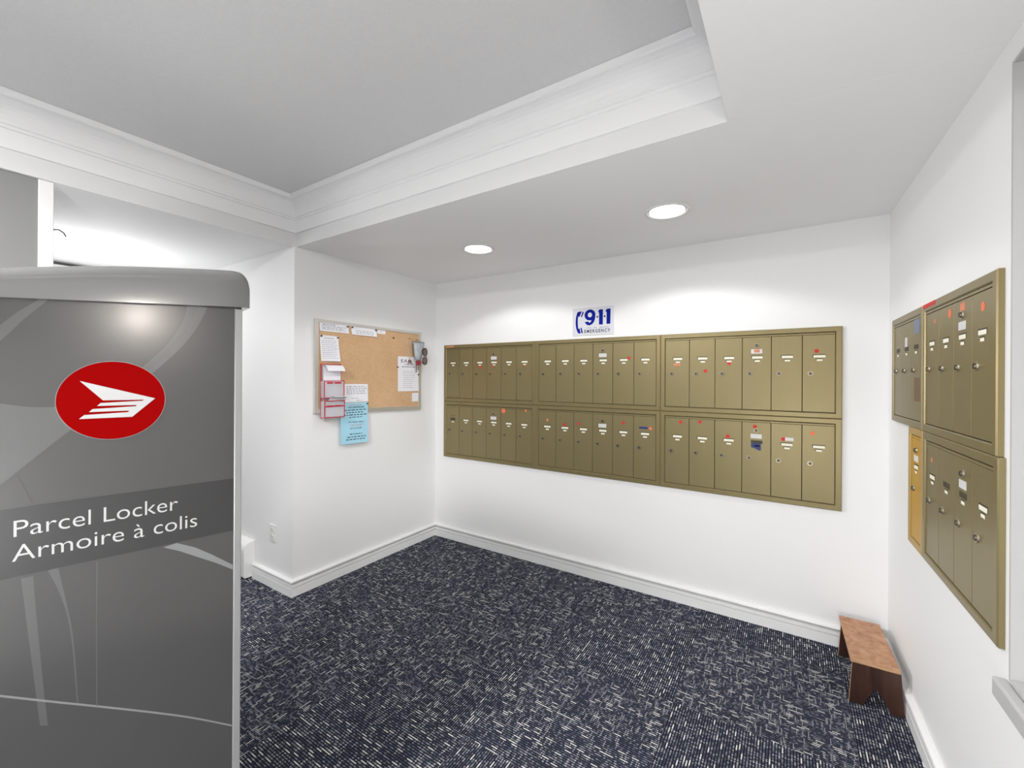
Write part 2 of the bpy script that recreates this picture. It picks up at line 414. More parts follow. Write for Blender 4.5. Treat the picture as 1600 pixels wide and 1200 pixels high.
# baseboards
BP = [(0, 0), (.022, 0), (.022, .0555), (.010, .0565), (.010, .0615), (.0205, .0625), (.020, .0820), (.0005, .0830), (.0005, .0950), (.024, .0960), (.026, .100), (.024, .107), (.010, .112), (0, .112)]
struct(link('baseboard_back', sweep(BP, (XL, YB), (XR, YB), (0, -1), 1, -1), 'trim'))
struct(link('baseboard_left', sweep(BP, (XL, YS), (XL, YB), (1, 0), -1, -1), 'trim'))
struct(link('baseboard_hall', sweep(BP, (-3.362, YS), (XL, YS), (0, -1), 0, 1), 'trim'))
rd = Vector((math.sin(RA), math.cos(RA)))
struct(link('baseboard_right', sweep(BP, (wx(YF), YF), (XR, YB), (-rd.y, rd.x), 0, -1), 'trim'))

# window on the right wall: frame, panes, sill
win = bpy.data.objects.new('window_1', None); col.objects.link(win); struct(win)
win.location = (wx(1.0), 1.0, WZ0); win.rotation_euler = (0, 0, R(-90) - RA)
# local: x right (towards -Y), y into the wall, z up
WW = (WY1 - WY0) / 2; wc = 1.0 - (WY0 + WY1) / 2; WHt = WZ1 - WZ0
def ring(bm, x0, x1, z0, z1, t, y0, y1):
    box(bm, (x0, y0, z0), (x0 + t, y1, z1)); box(bm, (x1 - t, y0, z0), (x1, y1, z1))
    box(bm, (x0 + t, y0, z0), (x1 - t, y1, z0 + t)); box(bm, (x0 + t, y0, z1 - t), (x1 - t, y1, z1))
bm = bmesh.new(); ring(bm, wc - WW, wc + WW, 0, WHt, .05, .055, .11); link('window_frame', bm, 'trim', win)
bm = bmesh.new(); ring(bm, wc - WW + .051, wc + WW - .051, .051, WHt - .051, .035, .065, .10); box(bm, (wc - .02, .066, .086), (wc + .02, .099, WHt - .086)); link('window_sash', bm, 'trim', win)
link('window_pane', bx((wc - WW + .086, .080, .087), (wc - .021, .086, WHt - .087)), 'glass', win)
link('window_pane', bx((wc + .021, .080, .087), (wc + WW - .086, .086, WHt - .087)), 'glass', win)
bm = bmesh.new(); box(bm, (wc - WW - .017, -.028, -.055), (wc + WW + .017, .0, -.003), 0, .006); box(bm, (wc - WW + .009, 0, -.02), (wc + WW - .009, .054, .0085)); link('window_sill', bm, 'casing', win)
bm = bmesh.new(); ring(bm, wc - WW - .0005, wc + WW + .0005, -.001, WHt + .0005, .0085, -.001, .053); link('window_lining', bm, 'casing', win)
link('window_light_block', bx((wc - WW + .052, .104, .052), (wc + WW - .052, .108, WHt - .052)), 'plastic', win)  # unseen sheet added behind the panes to keep daylight off the reveal
# hall window (out of sight round the corner)
win2 = bpy.data.objects.new('window_2', None); col.objects.link(win2); struct(win2); win2.location = (XA - .08, 1.09, .3); win2.rotation_euler = (0, 0, R(90))
bm = bmesh.new(); ring(bm, -.37, .37, 0, 1.8, .045, -.02, .02); box(bm, (-.325, -.018, .88), (.325, .018, .92)); link('window_frame', bm, 'trim', win2)
link('window_pane', bx((-.325, -.003, .045), (.325, .003, .88)), 'glass', win2); link('window_pane', bx((-.325, -.003, .92), (.325, .003, 1.755)), 'glass', win2)

# ------------------------------------------------------------------ mailbox units
FW_, DEP, PIT = .031, .016, .1555
def disc_bm(r, h, n=14):
    bm = bmesh.new(); cyl(bm, (0, 0, 0), r, -h, 'y', n); return bm
def lock_bm():
    bm = bmesh.new()
    cyl(bm, (0, 0, 0), (.0145), -.004, 'y', 16, .0132)
    cyl(bm, (0, -.004, 0), .0095, -.004, 'y', 16, .0088, 1)
    box(bm, (-.0020, -.0088, -.0060), (.0020, -.0079, .0060), 2)
    return bm
PROTO = {}
def proto(key, name, mk, m, parent, loc):
    if key in PROTO: return dup(PROTO[key], name, parent, loc)
    o = link(name, mk(), m, parent); o.location = loc; PROTO[key] = o; return o
def shape_sticker(kind, parent, x, z, y, w=.0, h=.0, pts=None):
    if kind in ('red', 'orange_dot', 'faint'):
        m = {'red': 'red', 'orange_dot': 'orange', 'faint': 'peach'}[kind]
        o = proto(('dot', kind, w), 'sticker', lambda: disc_bm(w or .0115, .0006), m, parent, (x, y, z)); 
        o['label'] = {'red': 'round red dot sticker', 'orange_dot': 'round orange sticker', 'faint': 'faded pink dot sticker'}[kind]
        return o
    if kind == 'poly':
        bm = bmesh.new(); prism(bm, pts, y - .0006, y); return link('tape', bm, m, parent)
def make_unit(root, n, H, door_mat='olive_door', frame_mat='olive', master=3, no_card=(), dark_slots=()):
    """root: Empty at the unit's lower left corner on the wall; x right, y into wall, z up"""
    W = n * PIT + 2 * FW_ + .0005
    e = .0005
    link('backing', bx((.004, -.006, .004), (W - .004, -.001, H - .004)), 'dark', root)
    f = FW_; F = -DEP; c = .0035
    # four mitred frame rails
    def rail(o0, o1, i0, i1):
        # o0,o1 outer corners, i0,i1 inner corners
        bm = bmesh.new()
        def lerp(a, b, t): return (a[0] + (b[0] - a[0]) * t, a[1] + (b[1] - a[1]) * t)
        rows = []
        for t, y in ((0, -.0005), (0, F + c), (c / f, F), (.88, F), (1, F + .004), (1, -.0062)):
            a = lerp(o0, i0, t); b = lerp(o1, i1, t)
            rows.append((bm.verts.new((a[0], y, a[1])), bm.verts.new((b[0], y, b[1]))))
        for (a, b), (c_, d) in zip(rows, rows[1:] + rows[:1]): bm.faces.new((a, b, d, c_))
        bm.faces.new([r[0] for r in rows]); bm.faces.new([r[1] for r in rows][::-1])
        return bm
    O = [(e, e), (W - e, e), (W - e, H - e), (e, H - e)]; I = [(f, f), (W - f, f), (W - f, H - f), (f, H - f)]
    for k in range(4): link('frame_rail', rail(O[k], O[(k + 1) % 4], I[k], I[(k + 1) % 4]), frame_mat, root)
    dt = H - FW_ - .0135; db = FW_ + .003
    link('hood_strip', bx((f + .002, -.0135, dt + .0015), (W - f - .002, -.0055, H - f - .0025), .001), door_mat, root)
    doors = []
    for k in range(n):
        dx = f + .00025 + k * PIT
        key = ('door', door_mat, round(dt - db, 4))
        d = proto(key, 'mailbox_door', lambda: bx((-PIT / 2 + .0016, -.0055, 0), (PIT / 2 - .0016, 0, dt - db), .0012), door_mat, root, (0, 0, 0))
        d.location = (dx + PIT / 2, -.0062, db)
        doors.append(d)
        s = H / .5244
        yf = -.0055
        zt = H - db            # door-local height of the unit's top edge
        proto('lock', 'lock', lock_bm, ['steel', 'bronze', 'keyhole'], d, (-.038, yf, zt - .268 * s))
        if k == master:
            proto('lock', 'lock', lock_bm, ['steel', 'bronze', 'keyhole'], d, (0, yf, zt - .095 * s))
            p = proto('plate', 'number_plate', lambda: bx((-.030, -.0012, -.0135), (.030, 0, .0135)), 'plate', d, (0, yf, zt - .131 * s)); p['label'] = 'pale grey label'
        proto('slot', 'name_slot', lambda: bx((-.0315, -.0008, -.0100), (.0310, 0, .0090)), 'slot', d, (.003, yf, zt - .1655 * s))
        if k not in no_card:
            q = proto('card', 'name_card', lambda: bx((-.0285, -.0014, -.0085), (.0285, 0, .0055)), 'card', d, (.004, yf, zt - .1670 * s)); q['label'] = 'ivory name card'
        proto('nslot', 'number_slot', lambda: bx((-.0160, -.0008, -.0068), (.0155, 0, .0072)), 'slot', d, (.003, yf, zt - .1880 * s))
        q = proto('ncard', 'number_card', lambda: bx((-.0140, -.0014, -.0065), (.0140, 0, .0040)), 'card', d, (.004, yf, zt - .1890 * s)); q['label'] = 'ivory number card'
    return doors, W
def stick(doors, root_x, root_z, k, kind, X, Z, size=0.0, sx=1):
    d = doors[k]; x = (X - root_x) * sx - d.location.x; z = Z - root_z - d.location.z
    return shape_sticker(kind, d, x, z, -.0055, size)
def strip(parent, name, a, b, y, m, label):
    o = link(name, bx((a[0], y - .0007, a[1]), (b[0], y, b[1])), m, parent); o['label'] = label; return o

ZT, ZM, ZB = 1.8076, 1.2833, .7631
U0, UW = -2.739, .9945
GB = 'six-door mailbox units on the back wall'
labs = {(0, 0): 'six-door olive gold mailbox unit, upper row, nearest the corkboard corner', (1, 0): 'six-door olive gold mailbox unit right under the blue emergency sign',
        (2, 0): 'six-door olive gold mailbox unit, upper row, nearest the right-hand corner', (0, 1): 'six-door olive gold mailbox unit, lower row, with a large orange sticker',
        (1, 1): 'six-door olive gold mailbox unit, lower row, between two others, with a blue name strip', (2, 1): 'six-door olive gold mailbox unit, lower row, with dark blue tape on one door'}
units = {}
for c in range(3):
    for r in range(2):
        z0, z1 = ((ZM, ZT), (ZB, ZM))[r]
        x0 = U0 + c * UW
        root = empty('mailbox_unit', (x0, YB, z0), 0, labs[c, r], 'mailbox', GB)
        d, W = make_unit(root, 6, z1 - z0, no_card={(0, 1): (0,), (2, 1): (3,)}.get((c, r), ()))
        units[c, r] = (root, d, x0, z0)
ST = [(0, 0, 2, 'red', -2.311, 1.598), (0, 0, 3, 'red', -2.168, 1.611), (0, 0, 5, 'red', -1.857, 1.614),
      (0, 1, 5, 'orange_dot', -1.835, 1.234), (1, 0, 4, 'red', -.972, 1.652), (1, 1, 0, 'faint', -1.632, 1.169), (1, 1, 1, 'red', -1.48, 1.142),
      (1, 1, 2, 'red', -1.36, 1.156), (1, 1, 4, 'red', -1.01, 1.184), (1, 1, 5, 'orange_dot', -.816, 1.157), (2, 0, 1, 'red', -.465, 1.557), (2, 0, 2, 'red', -.326, 1.606),
      (2, 0, 5, 'red', .127, 1.670), (2, 1, 0, 'red', -.618, 1.215), (2, 1, 1, 'red', -.497, 1.223), (2, 1, 2, 'red', -.332, 1.141),
      (2, 1, 3, 'red', -.182, 1.213), (2, 1, 4, 'red', -.033, 1.147), (2, 1, 5, 'orange_dot', .110, 1.192)]
for c, r, k, kind, X, Z in ST:
    root, d, x0, z0 = units[c, r]; stick(d, x0, z0, k, kind, X, Z)
root, d, x0, z0 = units[0, 1]; stick(d, x0, z0, 4, 'orange_dot', -2.059, 1.223, .021)
def patch(cr, k, X0, Z0, X1, Z1, m, label, name='tape', lift=0.0):
    root, d, x0, z0 = units[cr]; dd = d[k]
    strip(dd, name, (X0 - x0 - dd.location.x, Z0 - z0 - dd.location.z), (X1 - x0 - dd.location.x, Z1 - z0 - dd.location.z), -.0055 - lift, m, label)
patch((2, 0), 0, -.665, 1.592, -.62, 1.608, 'peach', 'faded orange sticker', 'sticker')
patch((2, 0), 3, -.188, 1.670, -.158, 1.688, 'peach', 'pink smear on the label', 'sticker', .0013)
patch((1, 1), 5, -.896, 1.150, -.836, 1.165, 'blue', 'blue name strip')
patch((2, 1), 4, -.024, 1.139, .018, 1.159, 'plate', 'torn white sticker', 'sticker')
patch((0, 1), 0, -2.655, 1.148, -2.602, 1.157, 'brown', 'brown tape remains')
patch((0, 1), 0, -2.648, 1.128, -2.61, 1.138, 'brown', 'brown tape remains')
root, d, x0, z0 = units[2, 1]; dd = d[3]
bm = bmesh.new(); prism(bm, [(X - x0 - dd.location.x, Z - z0 - dd.location.z) for X, Z in [(-.202, 1.108), (-.15, 1.113), (-.148, 1.071), (-.158, 1.066), (-.176, 1.076), (-.202, 1.084)]], -.0069, -.0055)
o = link('tape', bm, 'blue', dd); o['label'] = 'dark blue tape'
root, d, x0, z0 = units[0, 0]
strip(root, 'sticker', (.022, .503), (.125, .516), -DEP, 'peach', 'faded orange strip')

# right wall: four units
ROT = R(-90) - RA
def rroot(y, z, label, group=None):
    return empty('mailbox_unit', (wx(y), y, z), ROT, label, 'mailbox', group)
RZT, RZM, RZB = 1.8085, 1.299, .789
rB = rroot(2.364, RZM, 'four-door olive gold mailbox unit with a red strip on its top frame, right wall')
dB, WB = make_unit(rB, 4, RZT - RZM, master=2)
rA = rroot(2.364 + 3 * PIT + 2 * FW_ + .0005, RZM, 'three-door olive gold mailbox unit with a blue-grey label, on the right wall by the corner')
dA, WA = make_unit(rA, 3, RZT - RZM, master=9, no_card=(0, 1, 2))
rC = rroot(2.364 - .012, RZB, 'four-door olive gold mailbox unit, lower right wall, beside the yellow box')
dC, WC = make_unit(rC, 4, RZM - RZB, master=2, no_card=(1, 2))
rG = rroot(2.364 - .012 + PIT + 2 * FW_ + .0005, RZB, 'narrow bright yellow gold single-door mailbox on the right wall')
dG, WG = make_unit(rG, 1, RZM - RZB, 'gold', 'goldframe', master=0)
def rs(root, doors, k, kind, Y, Z, size=0.0):
    d = doors[k]; x = (root.location.y - Y) - d.location.x
    return shape_sticker(kind, d, x, Z - root.location.z - d.location.z, -.0055, size)
def rp(root, doors, k, Y0, Z0, Y1, Z1, m, label, name='sticker', lift=0):
    d = doors[k]; x0 = root.location.y - Y0 - d.location.x; x1 = root.location.y - Y1 - d.location.x; zz = root.location.z + d.location.z
    return strip(d, name, (x0, Z0 - zz), (x1, Z1 - zz), -.0055 - lift, m, label)
strip(rB, 'sticker', (.012, .491), (.165, .507), -DEP, 'red', 'red strip')
rs(rB, dB, 0, 'faint', 2.22, 1.728, .009); rs(rB, dB, 1, 'orange_dot', 2.06, 1.735, .016); rp(rB, dB, 2, 1.962, 1.728, 1.922, 1.755, 'peach', 'faded peach sticker')
rs(rB, dB, 3, 'orange_dot', 1.783, 1.72, .014)
rp(rA, dA, 2, 2.505, 1.705, 2.42, 1.765, 'bluegrey', 'blue-grey label'); rp(rA, dA, 1, 2.655, 1.655, 2.615, 1.70, 'plate', 'white label')
rp(rA, dA, 2, 2.497, 1.415, 2.415, 1.516, 'brown', 'brown tape remains', 'tape')
rs(rC, dC, 0, 'faint', 2.25, 1.20, .010)

# ------------------------------------------------------------------ 911 sign
sg = empty('emergency_sign', (-1.2545, YB, 1.832), 0, 'white plastic sign with blue 911 and a telephone handset', 'sign')
ox, oz = 1.2545, -1.832
bm = bmesh.new(); box(bm, (-.1645, -.0042, 0), (.1645, -.0006, .210), 0, .0008); link('sign_panel', bm, 'sign', sg)
def P2(l, dz=0): return [(x + ox, z + oz + dz) for x, z in l]
ys = -.0043
bm = bmesh.new()
prism(bm, P2([(-1.3782, 2.0146), (-1.3423, 2.0191), (-1.3501, 2.0013), (-1.3619, 1.9764), (-1.3726, 1.9809), (-1.3759, 1.954), (-1.3749, 1.9169), (-1.3721, 1.8871), (-1.3601, 1.8877), (-1.356, 1.8714), (-1.3505, 1.849), (-1.3705, 1.8501), (-1.38, 1.8654), (-1.3895, 1.8931), (-1.3938, 1.9305), (-1.3913, 1.9699), (-1.3848, 1.9966)]), ys - .0004, ys)
prism(bm, P2([(-1.3369, 2.0138), (-1.3251, 2.0116), (-1.342, 1.9713), (-1.35, 1.9755)]), ys - .0004, ys)
prism(bm, P2([(-1.3534, 1.8922), (-1.3441, 1.8929), (-1.332, 1.8505), (-1.3452, 1.8512)]), ys - .0004, ys)
link('handset_print', bm, 'signblue', sg)
bm = bmesh.new()
def q9(px, py): return (-1.3199 + (px - 565) / 340 * .088 + ox, 2.0270 - (py - 280) / 495 * .1205 + oz)
ro = [q9(735 + 170 * math.cos(2 * math.pi * k / 36), 450 + 170 * math.sin(2 * math.pi * k / 36)) for k in range(36)]
ri = [q9(735 + 66 * math.cos(2 * math.pi * k / 36), 450 + 74 * math.sin(2 * math.pi * k / 36)) for k in range(36)]
A = [bm.verts.new((p[0], ys - .0004, p[1])) for p in ro]; B = [bm.verts.new((p[0], ys - .0004, p[1])) for p in ri]
for k in range(36): bm.faces.new((A[k], A[(k + 1) % 36], B[(k + 1) % 36], B[k]))
prism(bm, [q9(*p) for p in [(905, 450), (900, 560), (870, 660), (815, 735), (730, 775), (650, 760), (600, 710), (570, 660), (690, 650), (705, 685), (735, 690), (765, 665), (782, 610), (785, 560), (803, 500)]], ys - .00035, ys)
for pts in ([(-1.2089, 2.0144), (-1.1951, 2.0217), (-1.1725, 2.0205), (-1.1731, 1.9065), (-1.2033, 1.9085), (-1.2025, 1.9971), (-1.2076, 1.9975)], [(-1.1513, 2.0121), (-1.1377, 2.0216), (-1.1131, 2.0208), (-1.1149, 1.9088), (-1.1445, 1.9095), (-1.1438, 1.9996), (-1.15, 2.0001)]):
    prism(bm, P2(pts), ys - .0004, ys)
link('number_print', bm, 'signblue', sg)
bm = bmesh.new()
for x in (-1.2163, -1.1585): cyl(bm, (x + ox, ys, 1.967 + oz), .0075, -.0004, 'y', 14)
text_bm(bm, 'EMERGENCY', -1.3203 + ox, 1.8495 + oz, .2057, .0262, ys - .0004, .028, space=1.3)
text_bm(bm, 'POLICE', -1.3008 + ox, 1.8845 + oz, .037, .0075, ys - .0004); text_bm(bm, 'FIRE', -1.245 + ox, 1.8840 + oz, .024, .0075, ys - .0004); text_bm(bm, 'AMBULANCE', -1.202 + ox, 1.8835 + oz, .074, .0075, ys - .0004)
link('lettering', bm, 'signblack', sg)

# ------------------------------------------------------------------ parcel locker
LK_RZ = math.atan2(.9765, .2153)
lk = empty('parcel_locker', (-1.29, .591, 0), LK_RZ, 'tall grey parcel locker with a red oval logo and curved lid', 'locker')
LW, LD = .47, .62
# body with a framed front; front face at y=0, local -y towards the viewer
link('body', bx((-LW, .003, .06), (-.0005, LD, 1.706), .003), 'body', lk)
link('plinth', bx((-LW + .02, .03, 0), (-.02, LD - .03, .0595)), 'shade', lk)
bm = bmesh.new(); box(bm, (-.0186, -.003, .06), (.0, .0025, 1.693), 0, .0022); link('edge_rail', bm, 'rail', lk)
bm = bmesh.new(); box(bm, (-LW, -.003, .06), (-LW + .0186, .0025, 1.664), 0, .0022); link('edge_rail', bm, 'rail', lk)
link('front_panel', bx((-LW + .0190, -.0005, .064), (-.0190, .0024, 1.69)), 'body', lk)
def decal(name, pts, m, y, label=None, clipx=(-LW + .0195, -.0195)):
    bm = bmesh.new()
    pts = [(min(max(x, clipx[0]), clipx[1]), min(z, 1.689)) for x, z in pts]
    V = [bm.verts.new((x, y, z)) for x, z in pts]
    for t in tessellate_polygon([[Vector((x, z, 0)) for x, z in pts]]):
        try: bm.faces.new([V[i] for i in t])
        except ValueError: pass
    o = link(name, bm, m, lk)
    if label: o['label'] = label
    return o
def smoothpts(p, it=2):
    for _ in range(it):
        q = []
        for a, b in zip(p, p[1:]): q += [(a[0] * .75 + b[0] * .25, a[1] * .75 + b[1] * .25), (a[0] * .25 + b[0] * .75, a[1] * .25 + b[1] * .75)]
        p = [p[0]] + q + [p[-1]]
    return p
SW1 = [(-.4520, 1.593), (-.4119, 1.6415), (-.3807, 1.6723), (-.355, 1.689), (-.338, 1.689), (-.3684, 1.6725), (-.4028, 1.6274), (-.4520, 1.555)]
e1 = smoothpts([(-.0769, 1.70), (-.0977, 1.6433), (-.114, 1.6116), (-.1418, 1.5699), (-.191, 1.5124), (-.2474, 1.4541), (-.3339, 1.3817), (-.3748, 1.3395), (-.452, 1.2559)])
i1 = smoothpts([(-.1224, 1.70), (-.1303, 1.6502), (-.1536, 1.5988), (-.1838, 1.5583), (-.2269, 1.5096), (-.2808, 1.4595), (-.3693, 1.4023), (-.4055, 1.376), (-.452, 1.345)])
i2 = smoothpts([(-.0979, 1.70), (-.1142, 1.6468), (-.1301, 1.6104), (-.1573, 1.5692), (-.1947, 1.5219), (-.26, 1.456), (-.3445, 1.386)])
i0 = smoothpts([(-.452, 1.700), (-.452, 1.447), (-.4057, 1.4377), (-.3836, 1.4347), (-.33, 1.436)], 1)
decal('print_swoosh', SW1, 'swoosh', -.0008, 'light grey swoosh')
decal('print_swoosh', i1 + e1[::-1], 'swoosh2', -.0007, 'mid grey swoosh')
decal('print_swoosh', i2 + smoothpts([(-.0769, 1.70), (-.0977, 1.6433), (-.114, 1.6116), (-.1418, 1.5699), (-.191, 1.5124), (-.2474, 1.4541), (-.3339, 1.3817)])[::-1], 'swoosh', -.0009, 'light grey swoosh')
decal('print_swoosh', smoothpts([(-.452, 1.449), (-.4057, 1.4377), (-.3836, 1.4347), (-.3578, 1.4348)], 1) + [(-.3339, 1.3847), (-.3748, 1.3416), (-.4133, 1.301), (-.452, 1.262)], 'swoosh', -.0010, 'light grey swoosh')
decal('print_swoosh', [(-.1704, 1.0715), (-.1432, 1.0754), (-.1047, 1.0535), (-.0696, 1.0256), (-.0178, .9819), (-.0178, .9685), (-.0605, 1.0002), (-.1046, 1.0303), (-.1382, 1.0534)], 'swoosh3', -.0008, 'pale grey streak')
decal('print_swoosh', smoothpts([(-.4068, 1.0693), (-.3951, .9323), (-.3781, .7387)], 1) + smoothpts([(-.3665, .7321), (-.377, .8755), (-.384, .9764), (-.3892, 1.0699)], 1), 'swoosh2', -.0008, 'mid grey swoosh')
decal('print_swoosh', smoothpts([(-.3678, 1.0739), (-.3488, 1.0179), (-.3318, .9358), (-.3215, .7577)]) + smoothpts([(-.3197, .7568), (-.3274, .9136), (-.3383, .9889), (-.3525, 1.0791)]), 'swoosh', -.0008, 'light grey swoosh')
decal('pale_line', [(-.2908, 1.0708), (-.2890, 1.0699), (-.2900, .9396), (-.2885, .7322), (-.2898, .7334), (-.2915, .9405)], 'swoosh', -.0009)  # thin paler upright line on the front panel
e8 = smoothpts([(-.4513, .847), (-.3548, .7804), (-.2902, .737), (-.181, .662), (-.1079, .6094), (-.0190, .538)])
decal('print_base', e8 + [(-.0190, .07), (-.4513, .07)], 'shade', -.0007, 'deep grey lower field')
decal('print_swoosh', e8 + [(x, z - .005) for x, z in e8[::-1]], 'swoosh3', -.0009, 'pale grey line')
decal('print_swoosh', [(-.4133, 1.2948), (-.3893, 1.2217), (-.4510, 1.2221), (-.4510, 1.262)], 'shade', -.0012, 'deep grey wedge')
decal('name_band', [(-.4512, 1.2225), (-.0192, 1.2218), (-.0192, 1.0772), (-.4512, 1.0755)], 'band', -.0014, 'charcoal band')
bm = bmesh.new(); cyl(bm, (0, 0, 0), 1, -.0004, 'y', 64)
for v in bm.verts: v.co.x = -.2630 + v.co.x * .0945 + v.co.z * -.0003; v.co.z = 1.4463 + v.co.z * .0918; v.co.y -= .0014
o = link('logo_oval', bm, 'logored', lk); o['label'] = 'red oval logo disc'
bm = bmesh.new(); cyl(bm, (0, 0, 0), 1, -.0002, 'y', 64)
for v in bm.verts: v.co.x = -.2630 + v.co.x * .0958; v.co.z = 1.4463 + v.co.z * .0931; v.co.y -= .0013
o = link('logo_outline', bm, 'swoosh3', lk); o['label'] = 'thin grey outline of the logo'
decal('logo_wing', [(-.3201, 1.4922), (-.1876, 1.4488), (-.2301, 1.4053), (-.321, 1.4053), (-.3126, 1.4141), (-.2381, 1.417), (-.235, 1.4204), (-.3048, 1.4205), (-.2989, 1.4272), (-.2244, 1.4306), (-.2214, 1.4336), (-.2916, 1.434), (-.2856, 1.4407), (-.2111, 1.4436), (-.2084, 1.4461), (-.2816, 1.4467)], 'vinyl', -.0022, 'white winged envelope mark')
bm = bmesh.new()
text_bm(bm, 'Parcel Locker', -.4175, 1.1606, .2762, .0345, -.0018, -.006)
text_bm(bm, 'Armoire \u00e0 colis', -.4195, 1.1085, .3187, .0345, -.0018, -.006)
o = link('lettering', bm, 'vinyl', lk); o['label'] = 'white lettering'
# lid: crowned, rounded at the rear shoulder, overhanging
LT = [(-.52, 1.7095), (-.4764, 1.7205), (-.4364, 1.7298), (-.3971, 1.7389), (-.3552, 1.7483), (-.3106, 1.7575), (-.2629, 1.7663), (-.2117, 1.7742), (-.1567, 1.7819), (-.0975, 1.7899), (-.0500, 1.7957), (-.0260, 1.7978), (-.0111, 1.7972), (-.0020, 1.7944), (.0055, 1.788), (.0105, 1.779), (.0130, 1.7680)]
def lidbot(x): return 1.6949 + min(0, (x + .02)) * .0711
bm = bmesh.new(); rings = []
yo, yb_, rr = -.022, LD + .02, .030
for i, (x, zt) in enumerate(LT):
    zb = lidbot(x); r2 = min(rr, (zt - zb) * .45)
    sec = [(yo + .018, zb), (yo, zb)]
    for k in range(7):
        a = k / 6 * math.pi / 2
        sec.append((yo + r2 * (1 - math.cos(a)), zt - r2 + r2 * math.sin(a)))
    for k in range(7):
        a = k / 6 * math.pi / 2
        sec.append((yb_ - r2 + r2 * math.sin(a), zt - r2 + r2 * math.cos(a)))
    sec += [(yb_, zb), (yb_ - .018, zb)]
    rings.append([bm.verts.new((x, y, z)) for y, z in sec])
for A, B in zip(rings, rings[1:]):
    for k in range(len(A)): bm.faces.new((A[k], A[(k + 1) % len(A)], B[(k + 1) % len(A)], B[k]))
bm.faces.new(rings[0]); bm.faces.new(rings[-1][::-1])
lid = link('lid', bm, 'lid', lk, smooth=True); lid['label'] = 'glossy grey crowned lid'
md = lid.modifiers.new('edge', 'EDGE_SPLIT'); md.split_angle = R(38)

# ------------------------------------------------------------------ pin board and what hangs on it
# local frame of the left wall: x = world y, y into the wall, z up
BT = .022
bd = empty('pin_board', (XL, 0, 0), R(90), 'cork pin board with an aluminium frame on the left wall', 'board')
FO = [(1.7810, 1.2420), (2.8230, 1.2130), (2.8215, 1.9140), (1.7800, 1.9215)]; FI = [(1.8085, 1.2735), (2.7960, 1.2440), (2.7955, 1.8935), (1.8075, 1.9010)]
bm = bmesh.new(); prism(bm, FI, -.016, -.001); link('cork_panel', bm, 'cork', bd)
for k in range(4):
    bm = bmesh.new(); o0, o1, i0, i1 = FO[k], FO[(k + 1) % 4], FI[k], FI[(k + 1) % 4]
    prism(bm, [o0, o1, i1, i0], -BT, -.0005); link('frame_rail', bm, 'alu', bd)
def lift(i0): return -.0164 - i0
def paper(label, q, m, y, curl=0.0, lines=(), texts=(), cat='paper', sag=None, group='papers on the pin board', name='notice', thick=.0005, tilt=0.0):
    """q: TL,TR,BR,BL in (x,z)"""
    t = empty(name, (XL, (q[0][0] + q[1][0]) / 2, q[3][1]), R(90), label, cat, group)
    cx0, cz0 = (q[0][0] + q[1][0]) / 2, q[3][1]
    q = [(a - cx0, b - cz0) for a, b in q]
    nx, nz = 6, 8
    def pos(u, v, lift_=0.0):
        x = (q[0][0] * (1 - u) + q[1][0] * u) * (1 - v) + (q[3][0] * (1 - u) + q[2][0] * u) * v
        z = (q[0][1] * (1 - u) + q[1][1] * u) * (1 - v) + (q[3][1] * (1 - u) + q[2][1] * u) * v
        yy = y - curl * (v ** 2) * (.4 + .6 * u) - tilt * v - lift_
        return (x, yy, z)
    bm = bmesh.new()
    for dy in (0, thick):
        g = [[bm.verts.new(pos(i / nx, j / nz, dy)) for i in range(nx + 1)] for j in range(nz + 1)]
        for j in range(nz):
            for i in range(nx): bm.faces.new((g[j][i], g[j][i + 1], g[j + 1][i + 1], g[j + 1][i]))
        if dy == 0: g0 = g
    rim = lambda g: g[0] + [g[j][nx] for j in range(1, nz + 1)] + g[nz][::-1][1:] + [g[j][0] for j in range(nz - 1, 0, -1)]
    A, B = rim(g0), rim(g)
    for i in range(len(A)): bm.faces.new((A[i], A[(i + 1) % len(A)], B[(i + 1) % len(A)], B[i]))
    link('sheet', bm, m, t)
    if lines or texts:
        mats = ['ink', 'greyink', 'redink', 'signblue']
        bm = bmesh.new()
        for v, u0, u1, h, mi in lines:      # word-like bars
            u = u0
            while u < u1 - .02:
                wl = random.uniform(.05, .14); e = min(u + wl, u1)
                a = [pos(u, v, thick + .0002), pos(e, v, thick + .0002), pos(e, v + h, thick + .0002), pos(u, v + h, thick + .0002)]
                bm.faces.new([bm.verts.new(p) for p in a]).material_index = mi
                u = e + .03
        for s, v, u0, u1, h, mi, bold in texts:
            tb = bmesh.new(); text_bm(tb, s, 0, 0, 1, 1, 0, bold)
            mp = {}
            for vv in tb.verts: mp[vv.index] = None
            tb.verts.index_update()
            V = [bm.verts.new(pos(u0 + (u1 - u0) * vv.co.x, v + h * (1 - vv.co.z), thick + .0003)) for vv in tb.verts]
            for f in tb.faces: bm.faces.new([V[x.index] for x in f.verts]).material_index = mi
            tb.free()
        o = link('printing', bm, mats, t)
    return t
L3 = lambda v0, n, u0, u1, mi, dv=.16, h=.05: [(v0 + k * dv, u0, u1 - random.uniform(0, .15), h, mi) for k in range(n)]
paper('white slip with three text lines, pinned in the top left corner', [(1.8155, 1.9000), (2.0593, 1.9020), (2.0597, 1.8365), (1.8194, 1.8374)], 'white', lift(.0002), .004, L3(.16, 1, .1, .6, 1, h=.1) + L3(.36, 3, .08, .92, 1, .18, .07))
paper('white slip pinned at the top between two other slips', [(2.0781, 1.8970), (2.3224, 1.8950), (2.3203, 1.8322), (2.0872, 1.833)], 'white', lift(.0002), .010, L3(.42, 3, .18, .94, 1, .17, .06))
